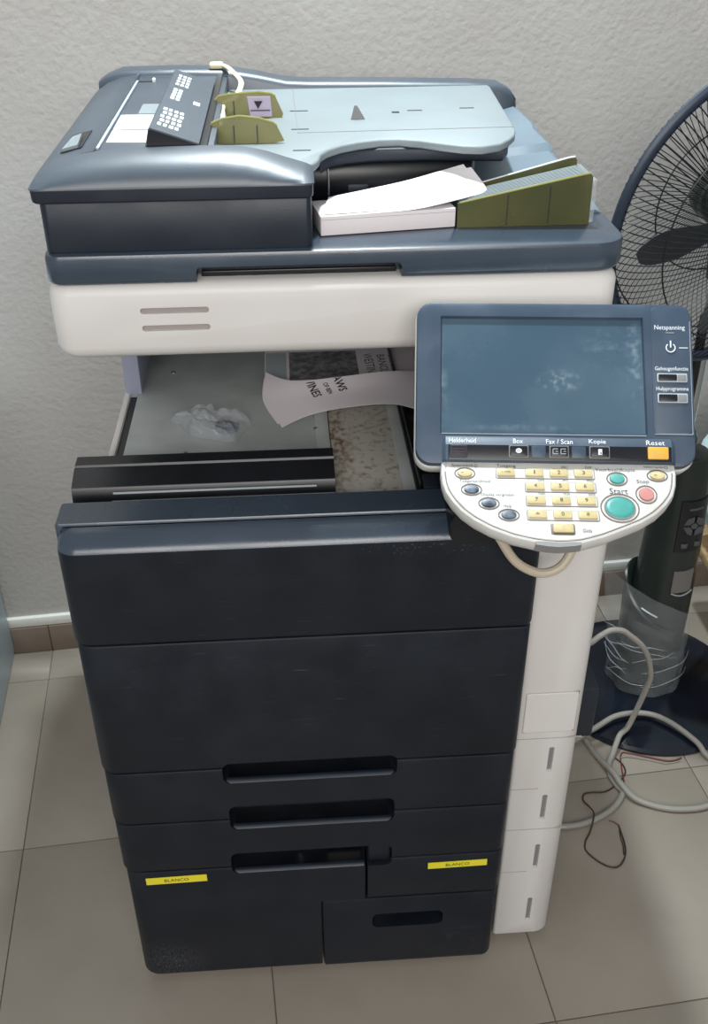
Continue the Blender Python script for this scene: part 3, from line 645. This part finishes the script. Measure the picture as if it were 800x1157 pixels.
# printed copies in the output tray
def sheet(name, ctrl, m, label, group='copies in the output tray'):
    return tag(obj(name, gridsheet(ctrl, .0004), m, None, None, 60), label, 'paper', group)
bs = sheet('printed_sheet', [[(.222, .40, .7925), (.33, .40, .7925), (.449, .40, .7935)], [(.222, .50, .7925), (.33, .50, .7925), (.449, .50, .7935)], [(.222, .595, .7925), (.33, .595, .7925), (.449, .595, .7935)]], 'paper2', 'grey printed copy with a dark photograph at the back of the output tray')
obj('printed_photo', box(.258, .358, .405, .50, .7923, .7930), 'halftone', bs)
obj('printed_photo', box(.224, .254, .405, .50, .7923, .7929), 'grey', bs)
Zr = Matrix.Rotation(math.radians(-88), 4, 'Z')
for s_, x, y, wd, h in (('WESTINES', .376, .445, .085, .013), ('BANCLE', .395, .447, .07, .012), ('LAND DEAL', .4085, .45, .06, .006)):
    text(s_, wd, T(x, y, .7931) @ Zr, 'kprint', bs, height=h)
obj('printed_line', box(.418, .4185, .42, .50, .7928, .7932), 'kprint', bs)
f1 = [[(.2245, .414, .802), (.262, .375, .806), (.330, .371, .812), (.390, .385, .811), (.440, .402, .802)],
      [(.2225, .355, .7940), (.262, .340, .7990), (.335, .345, .8030), (.390, .355, .8025), (.437, .358, .8010)],
      [(.2455, .2655, .7920), (.283, .290, .7960), (.334, .300, .8005), (.394, .302, .8020), (.436, .281, .8000)]]
under = [[(x - .003, y + .006, z - .0022) for x, y, z in r] for r in f1]
under[0] = [(x, y - .012, z - .003) for x, y, z in under[0]]; under[1][0] = (.2205, .345, .7918); under[2][0] = (.2400, .276, .7915)
sheet('printed_sheet', under, 'paper2', 'pale lower sheet mostly hidden under the curled printed copy')
fs = sheet('printed_sheet', f1, 'paper2', 'curled printed copy lying foremost in the output tray')
for s_, x, y, z, wd, h, rz in (('VINES', .290, .352, .8045, .040, .0125, -72), ('OF BEN', .310, .350, .8050, .024, .007, -72), ('AWS', .327, .3585, .8072, .030, .0125, -72)):
    text(s_, wd, T(x, y, z) @ Matrix.Rotation(math.radians(rz), 4, 'Z') @ Matrix.Rotation(math.radians(-9), 4, 'Y'), 'ink', fs, height=h, depth=.0012, bold=.02)
from mathutils.bvhtree import BVHTree
def snap(o, sheet_o, lift):
    me = sheet_o.data; tree = BVHTree.FromPolygons([v.co for v in me.vertices], [p.vertices for p in me.polygons])
    for v in o.data.vertices:
        hit = tree.ray_cast(Vector((v.co.x, v.co.y, 1.0)), Vector((0, 0, -1)))
        if hit[0] is not None: v.co.z = hit[0].z + lift
for c in fs.children: snap(c, fs, .0005)
# crumpled clear plastic bag
def crumple(pts, h, seed):
    bm = bmesh.new(); bmesh.ops.create_icosphere(bm, subdivisions=4, radius=1)
    n = len(pts)
    cx = sum(p[0] for p in pts) / n; cy = sum(p[1] for p in pts) / n
    for v in bm.verts:
        d = Vector((v.co.x, v.co.y)); rad = d.length; ang = math.atan2(d.y, d.x)
        best = 1e9
        for i in range(n):                                       # ray against the outline
            x1, y1 = pts[i][0] - cx, pts[i][1] - cy; x2, y2 = pts[(i + 1) % n][0] - cx, pts[(i + 1) % n][1] - cy
            dx, dy = math.cos(ang), math.sin(ang); den = dx * (y2 - y1) - dy * (x2 - x1)
            if abs(den) < 1e-12: continue
            t = (x1 * (y2 - y1) - y1 * (x2 - x1)) / den; s = (x1 * dy - y1 * dx) / den
            if t > 0 and -1e-6 <= s <= 1.000001: best = min(best, t)
        k = noise.noise(Vector((v.co.x * 2.3, v.co.y * 2.3, seed))) * .8 + noise.noise(Vector((v.co.x * 6, v.co.y * 5, seed + 3))) * .5
        zz = max(0, v.co.z) * h * (1 + .7 * k) + (.15 * h * abs(k) if v.co.z > 0 else 0)
        v.co = Vector((cx + math.cos(ang) * best * rad, cy + math.sin(ang) * best * rad, zz))
    return bm
bag = empty('plastic_bag', (.15, .27, .7895), 'crumpled clear plastic bag lying on the bare metal tray plate', 'plastic bag')
obj('film', crumple([(.099, .296), (.103, .312), (.118, .310), (.143, .320), (.165, .308), (.19, .300), (.207, .282), (.196, .256), (.186, .226), (.168, .238), (.150, .243), (.128, .252), (.112, .285)], .020, 2.2), 'bagfilm', bag, T(0, 0, .790), 8)
obj('dark_scrap', crumple([(.160, .262), (.158, .284), (.172, .290), (.190, .280), (.188, .262), (.172, .254)], .007, 5.1), 'slatebtn', bag, T(0, 0, .7905), 25)

# ------------------------------------------------------------------ pedestal fan
fan = empty('pedestal_fan', (.948, .587, 0), 'black pedestal fan with round wire guard beside the copier', 'fan')
FXc, FYc = .948, .585
obj('base', lathe([(.197, 0), (.198, .006), (.194, .012), (.17, .017), (.10, .024), (.075, .03), (0, .03)], 56, xf=T(.949, .587, 0)), 'fanbase', fan)
def ell(z, a, b, n=28, dx=0, dy=0): return [(FXc + dx + a * math.cos(2 * math.pi * k / n), FYc + dy + b * math.sin(2 * math.pi * k / n), z) for k in range(n)]
colm = obj('column', loft([ell(.026, .060, .052), (ell(.10, .058, .050)), ell(.20, .057, .05), ell(.27, .056, .05), ell(.40, .051, .046), ell(.52, .043, .04), ell(.545, .038, .036), ell(.55, .030, .028)]), 'fancol', fan)
def slant(ring, k): return [(x, y, z + k * ((FXc - x) * .6 + (y - FYc) * .9)) for x, y, z in ring]
obj('collar', loft([ell(.03, .063, .056, dx=-.002), slant(ell(.12, .064, .055, dx=-.005), .4), slant(ell(.205, .065, .056, dx=-.008), .8), slant(ell(.228, .065, .056, dx=-.009), .9), slant(ell(.232, .062, .054, dx=-.008), .9), slant(ell(.228, .058, .051, dx=-.004), .9), slant(ell(.2, .055, .049), .9)], cap=False), 'fancol', fan)
obj('pole', tube([(.935, .585, .54), (.935, .585, .93)], .0105, 16), 'chrome', fan)
obj('pole_sleeve', tube([(.9245, .578, .54), (.9245, .578, .80)], .008, 12), 'black', fan)
obj('height_collar', lathe([(.020, 0), (.022, .004), (.022, .03), (.016, .04), (0, .04)], 20, xf=T(.934, .585, .548)), 'fancol', fan)
# control face, lower holder
def onface(u, z): # point on the front of the column
    a_ = .051 + (.40 - z) * .04
    ang = math.asin(max(-.95, min(.95, u / a_)))
    return Vector((FXc + u, FYc - .0465 * math.cos(ang) - (.40 - z) * .035, z))
def patch(u0, u1, z0, z1, off, n=10):
    rows = []
    for zz in (z0, z0 + (z1 - z0) * .5, z1):
        rows.append([onface(u0 + (u1 - u0) * k / n, zz) + Vector((0, -off, 0)) for k in range(n + 1)])
    bm = bmesh.new(); rings = []
    for r in rows: rings.append(r + [p + Vector((0, .006, 0)) for p in reversed(r)])
    return add_loft(bm, rings)
cf = obj('control_face', patch(-.014, .040, .365, .47, .0018), 'black', fan)
fc = onface(.014, .42)
for k in range(4):
    a0 = math.pi / 4 + k * math.pi / 2
    obj('fan_key', loft([[Vector((fc.x + r * math.cos(a0 + t) * 1.0, fc.y - .0026 - d + .0012 * abs(math.cos(a0 + t)), fc.z + r * math.sin(a0 + t))) for r, t in ((.009, -.55), (.0195, -.66), (.0205, 0), (.0195, .66), (.009, .55))] for d in (.0005, .0022)]), 'fankey', cf)
obj('fan_key', loft([[(fc.x + .006 * math.cos(q * math.pi / 6), fc.y - .0025 - d, fc.z + .006 * math.sin(q * math.pi / 6)) for q in range(12)] for d in (0, .0015)]), 'fankey', cf)
for du in (-.006, .012):
    q = onface(.010 + du * 1.4, .378); obj('fan_key', slab(q.x - .006, q.x + .006, q.y - .004, q.y, .374, .384, .002, .001), 'fankey', cf)
obj('fan_display', patch(0, .028, .452, .456, .0026), 'fankey', cf)
obj('holder_recess', patch(-.006, .034, .275, .322, .0015), 'pocket', fan)
obj('holder_lip', tube([onface(-.007 + .042 * k / 10, .276 - .006 * math.sin(math.pi * k / 10)) + Vector((0, -.004, 0)) for k in range(11)], .002, 6), 'chrome', fan)
obj('brand_mark', tube([onface(-.048 + .026 * k / 6, .237 - .010 * k / 6) + Vector((-.004, -.012, 0)) for k in range(7)], .0022, 6, .4), 'grey', fan)
# clear wrap round the foot
bm = bmesh.new(); rings = []
for i in range(15):
    z = .030 + i * .0165; n = 40; ring = []
    for k in range(n):
        t = 2 * math.pi * k / n
        lean = -.004 - .016 * max(0, (z - .05) / .2)
        nz = noise.noise(Vector((math.cos(t) * 2.2, math.sin(t) * 2.2, z * 38))) * .007
        left = .016 * max(0, -math.cos(t)) * max(0, (z - .06) / .2)
        a_ = .071 + .012 * (z / .26) + nz; b_ = .066 + nz
        ring.append((FXc + lean + (a_ + left) * math.cos(t), FYc + b_ * math.sin(t), z + .050 * -math.cos(t) * max(0, (z - .05) / .2)))
    rings.append(ring)
obj('plastic_wrap', add_loft(bm, rings, cap=False), 'film', fan, smooth=9)
random.seed(11)
for j in range(12):
    z = .06 + .17 * random.random(); a0 = random.uniform(165, 250); da = random.uniform(30, 90); tl = random.uniform(-.03, .045); ph = random.uniform(0, 6)
    pts = []
    for k in range(9):
        t = math.radians(a0 + da * k / 8)
        lean = -.004 - .016 * max(0, (z - .05) / .2); left = .016 * max(0, -math.cos(t)) * max(0, (z - .06) / .2)
        pts.append((FXc + lean + (.076 + .012 * z / .26 + left) * math.cos(t), FYc + .070 * math.sin(t), z + .050 * -math.cos(t) * max(0, (z - .05) / .2) + tl * (k / 8 - .5) + .003 * math.sin(ph + k)))
    obj('wrap_fold', tube(pts, lambda q: .0006 * math.sin(math.pi * min(.95, max(.05, q))) + .0002, 5), 'fold', fan)
# head: guard, blades, motor
GR = .235
HX = T(.949, .539, .968) @ Matrix.Rotation(math.radians(15.8), 4, 'Z') @ Matrix.Rotation(math.radians(8), 4, 'X')
GC = Vector((0, 0, 0))
rim = bmesh.new(); add_tube(rim, [(GR * math.cos(a_), 0, GR * math.sin(a_)) for a_ in [2 * math.pi * k / 72 for k in range(72)]], .0068, 10, 1.35, closed=True)
obj('guard_rim', rim, 'fanblue', fan, HX)
def grille(sign, depth, twist, nw, name, lo, rw, rs):
    bm = bmesh.new()
    prof = lambda s: depth * (1 - s ** 3) ** .55
    for k in range(nw):
        a0 = 2 * math.pi * k / nw; pts = []
        for i in range(11):
            s = 1 - (1 - i / 10) ** 1.5; r = lo + (GR - lo) * s
            a_ = a0 + twist * (1 - s)
            pts.append((r * math.cos(a_), sign * prof(s), r * math.sin(a_)))
        add_tube(bm, pts, rw, 4)
    for q_ in rs:
        r = q_ * GR; s = (r - lo) / (GR - lo); d = prof(s) + .001
        add_tube(bm, [(r * math.cos(q), sign * d, r * math.sin(q)) for q in [2 * math.pi * k / 56 for k in range(56)]], .0013, 5, closed=True)
    o = obj(name, bm, 'fanwire', fan, HX); o['kind'] = 'stuff'
    return o
grille(-1, .058, .10, 118, 'front_grille', .040, .00095, (.76, .45))
grille(1, .072, -.06, 116, 'rear_grille', .045, .0007, (.88, .5))
RXF = Matrix.Rotation(math.radians(90), 4, 'X')
obj('front_badge', lathe([(.043, 0), (.043, .004), (.036, .008), (0, .009)], 32, xf=HX @ T(0, -.056, 0) @ RXF), 'fanblue', fan)
obj('hub', lathe([(.030, -.02), (.032, 0), (.028, .02), (.012, .03), (0, .031)], 24, xf=HX @ T(0, -.005, 0) @ RXF), 'blade', fan)
for k in range(5):
    a0 = math.radians(183 + 72 * k); rings = []
    for i in range(13):
        s = i / 12; r = .025 + .166 * s
        wv = .030 + .042 * math.sin(min(1, s * 1.5) * math.pi / 2)
        if s > .72: wv *= math.sqrt(max(.03, 1 - ((s - .72) / .285) ** 2))
        cr = []
        for q in range(7):
            t = (q / 6 - .5); off = t * wv + .020 * min(1, s * 2)
            cr.append(Vector((r * math.cos(a0) - off * math.sin(a0), t * .040 * (1 - .3 * s) * wv / .072 - .004, r * math.sin(a0) + off * math.cos(a0))))
        rings.append(cr + [p + Vector((0, .002, 0)) for p in reversed(cr)])
    obj('fan_blade', loft(rings), 'blade', fan, HX)
obj('motor', lathe([(.0, -.12), (.025, -.118), (.038, -.105), (.042, -.085), (.042, -.05), (.035, -.045), (0, -.045)], 28, xf=HX @ RXF), 'fancol', fan)
obj('neck', tube([(.935, .585, .86), (.934, .59, .90), (.925, .60, .94)], .018, 12), 'fancol', fan)

# ------------------------------------------------------------------ cables on the floor
tag(obj('power_cable', tube(spline([(.66, .40, .30), (.72, .42, .262), (.765, .44, .243), (.790, .45, .252), (.809, .452, .262), (.830, .452, .260), (.846, .451, .248), (.872, .45, .222), (.888, .45, .190), (.896, .45, .160), (.897, .45, .135), (.884, .450, .064), (.870, .442, .030), (.852, .428, .026), (.840, .411, .018), (.829, .394, .0078), (.818, .376, .0055), (.813, .349, .0055), (.818, .325, .0055), (.823, .305, .0055), (.794, .272, .0055), (.749, .248, .0055), (.701, .240, .0055), (.62, .25, .0055)], 8), .0052, 10), 'cable'), 'pale grey cable arching up in a loop before the fan column', 'cable', 'cables beside the copier')
tag(obj('power_cable', tube(spline([(.70, .40, .006), (.76, .43, .010), (.810, .450, .024), (.858, .470, .034), (.912, .472, .034), (.951, .450, .032), (.99, .405, .022), (1.005, .38, .0085), (1.03, .34, .0055), (1.03, .30, .0055), (.998, .280, .0055), (.970, .268, .0055), (.940, .262, .0055), (.900, .264, .0055), (.865, .276, .0055), (.838, .292, .0095), (.822, .318, .0165), (.815, .345, .0175), (.80, .40, .0055), (.782, .47, .0055), (.76, .53, .0055)], 8), .0052, 10), 'cable'), 'pale grey cable looping across the fan base onto the tiles', 'cable', 'cables beside the copier')
wr = empty('thin_wires', (.80, .30, 0), 'thin dark red and brown wires tangled on the tiles beside the copier', 'wire')
obj('wire', tube(spline([(.835, .335, .002), (.848, .399, .002), (.866, .402, .002), (.898, .390, .002), (.928, .379, .002), (.945, .379, .002), (.959, .384, .002)], 6), .0013, 6), 'red', wr)
obj('wire', tube(spline([(.843, .392, .002), (.860, .394, .0025), (.895, .384, .002), (.925, .373, .002), (.955, .377, .002)], 6), .0011, 6), 'cable', wr)
obj('wire', tube(spline([(.836, .392, .002), (.845, .375, .002), (.843, .354, .002), (.820, .33, .002), (.794, .314, .002), (.770, .314, .002), (.755, .311, .002), (.750, .296, .002), (.757, .265, .012), (.753, .246, .013), (.742, .225, .004), (.730, .208, .002), (.727, .188, .002), (.746, .162, .002), (.767, .153, .002), (.784, .166, .002), (.795, .193, .002), (.797, .238, .002)], 6), .0014, 6), 'brown', wr)
obj('wire', tube(spline([(.797, .238, .002), (.790, .246, .002), (.782, .250, .002)], 5), .0010, 5), 'red', wr)
obj('wire', tube(spline([(.797, .236, .003), (.793, .215, .002), (.792, .196, .002), (.788, .178, .002)], 5), .0010, 5), 'brown', wr)

# ------------------------------------------------------------------ cabinet at the left edge, sack and stool at the right edge
cb = empty('steel_cabinet', ROOM @ Vector((-.55, .53, 0)), 'pale blue steel cabinet at the left edge beside the copier', 'cabinet')
CX1 = -.281
obj('carcass', box(CX1 - .45, CX1, .262, .798, .012, .78, .004), 'cab', cb, ROOM)
obj('plinth', box(CX1 - .445, CX1 - .004, .28, .795, 0, .014), 'seam', cb, ROOM)
for k in range(2):
    z0 = .03 + k * .37
    dr = obj('drawer', slab(CX1 - .44, CX1 - .01, .244, .262, z0, z0 + .36, .003, .003), 'cab', cb, ROOM)
    obj('handle', tube([(CX1 - .29, .246, z0 + .28), (CX1 - .29, .228, z0 + .28), (CX1 - .16, .228, z0 + .28), (CX1 - .16, .246, z0 + .28)], .005, 8), 'chrome', dr, ROOM)
stool = empty('wooden_stool', (1.27, .66, 0), 'low tan wooden stool at the right edge under the pale sack', 'stool')
obj('seat', slab(1.068, 1.45, .58, .82, .225, .247, .012, .004), 'wood', stool)
for x in (1.20, 1.42):
    for y in (.59, .77): obj('leg', slab(x - .015, x + .015, y - .015, y + .015, 0, .227, .003, .002), 'wood', stool)
obj('stretcher', slab(1.20, 1.42, .583, .597, .08, .11, .002, .002), 'wood', stool)
bm = bmesh.new(); bmesh.ops.create_icosphere(bm, subdivisions=5, radius=1)
for v in bm.verts:
    d = v.co.copy(); k = noise.noise(d * 2.0) * .14 + noise.noise(d * 5.5) * .06 + abs(noise.noise(d * 9)) * .03
    q = d * (1 + k); sq = 1 - .25 * max(0, d.z) ** 2
    v.co = Vector((1.215 + q.x * .185 * sq, .695 + q.y * .09 * sq, max(.248, .45 + q.z * .205)))
tag(obj('plastic_sack', bm, 'bag', None, None, 30), 'pale blue and white plastic sack slumped at the right edge behind the fan', 'sack')
# dirt specks on the floor
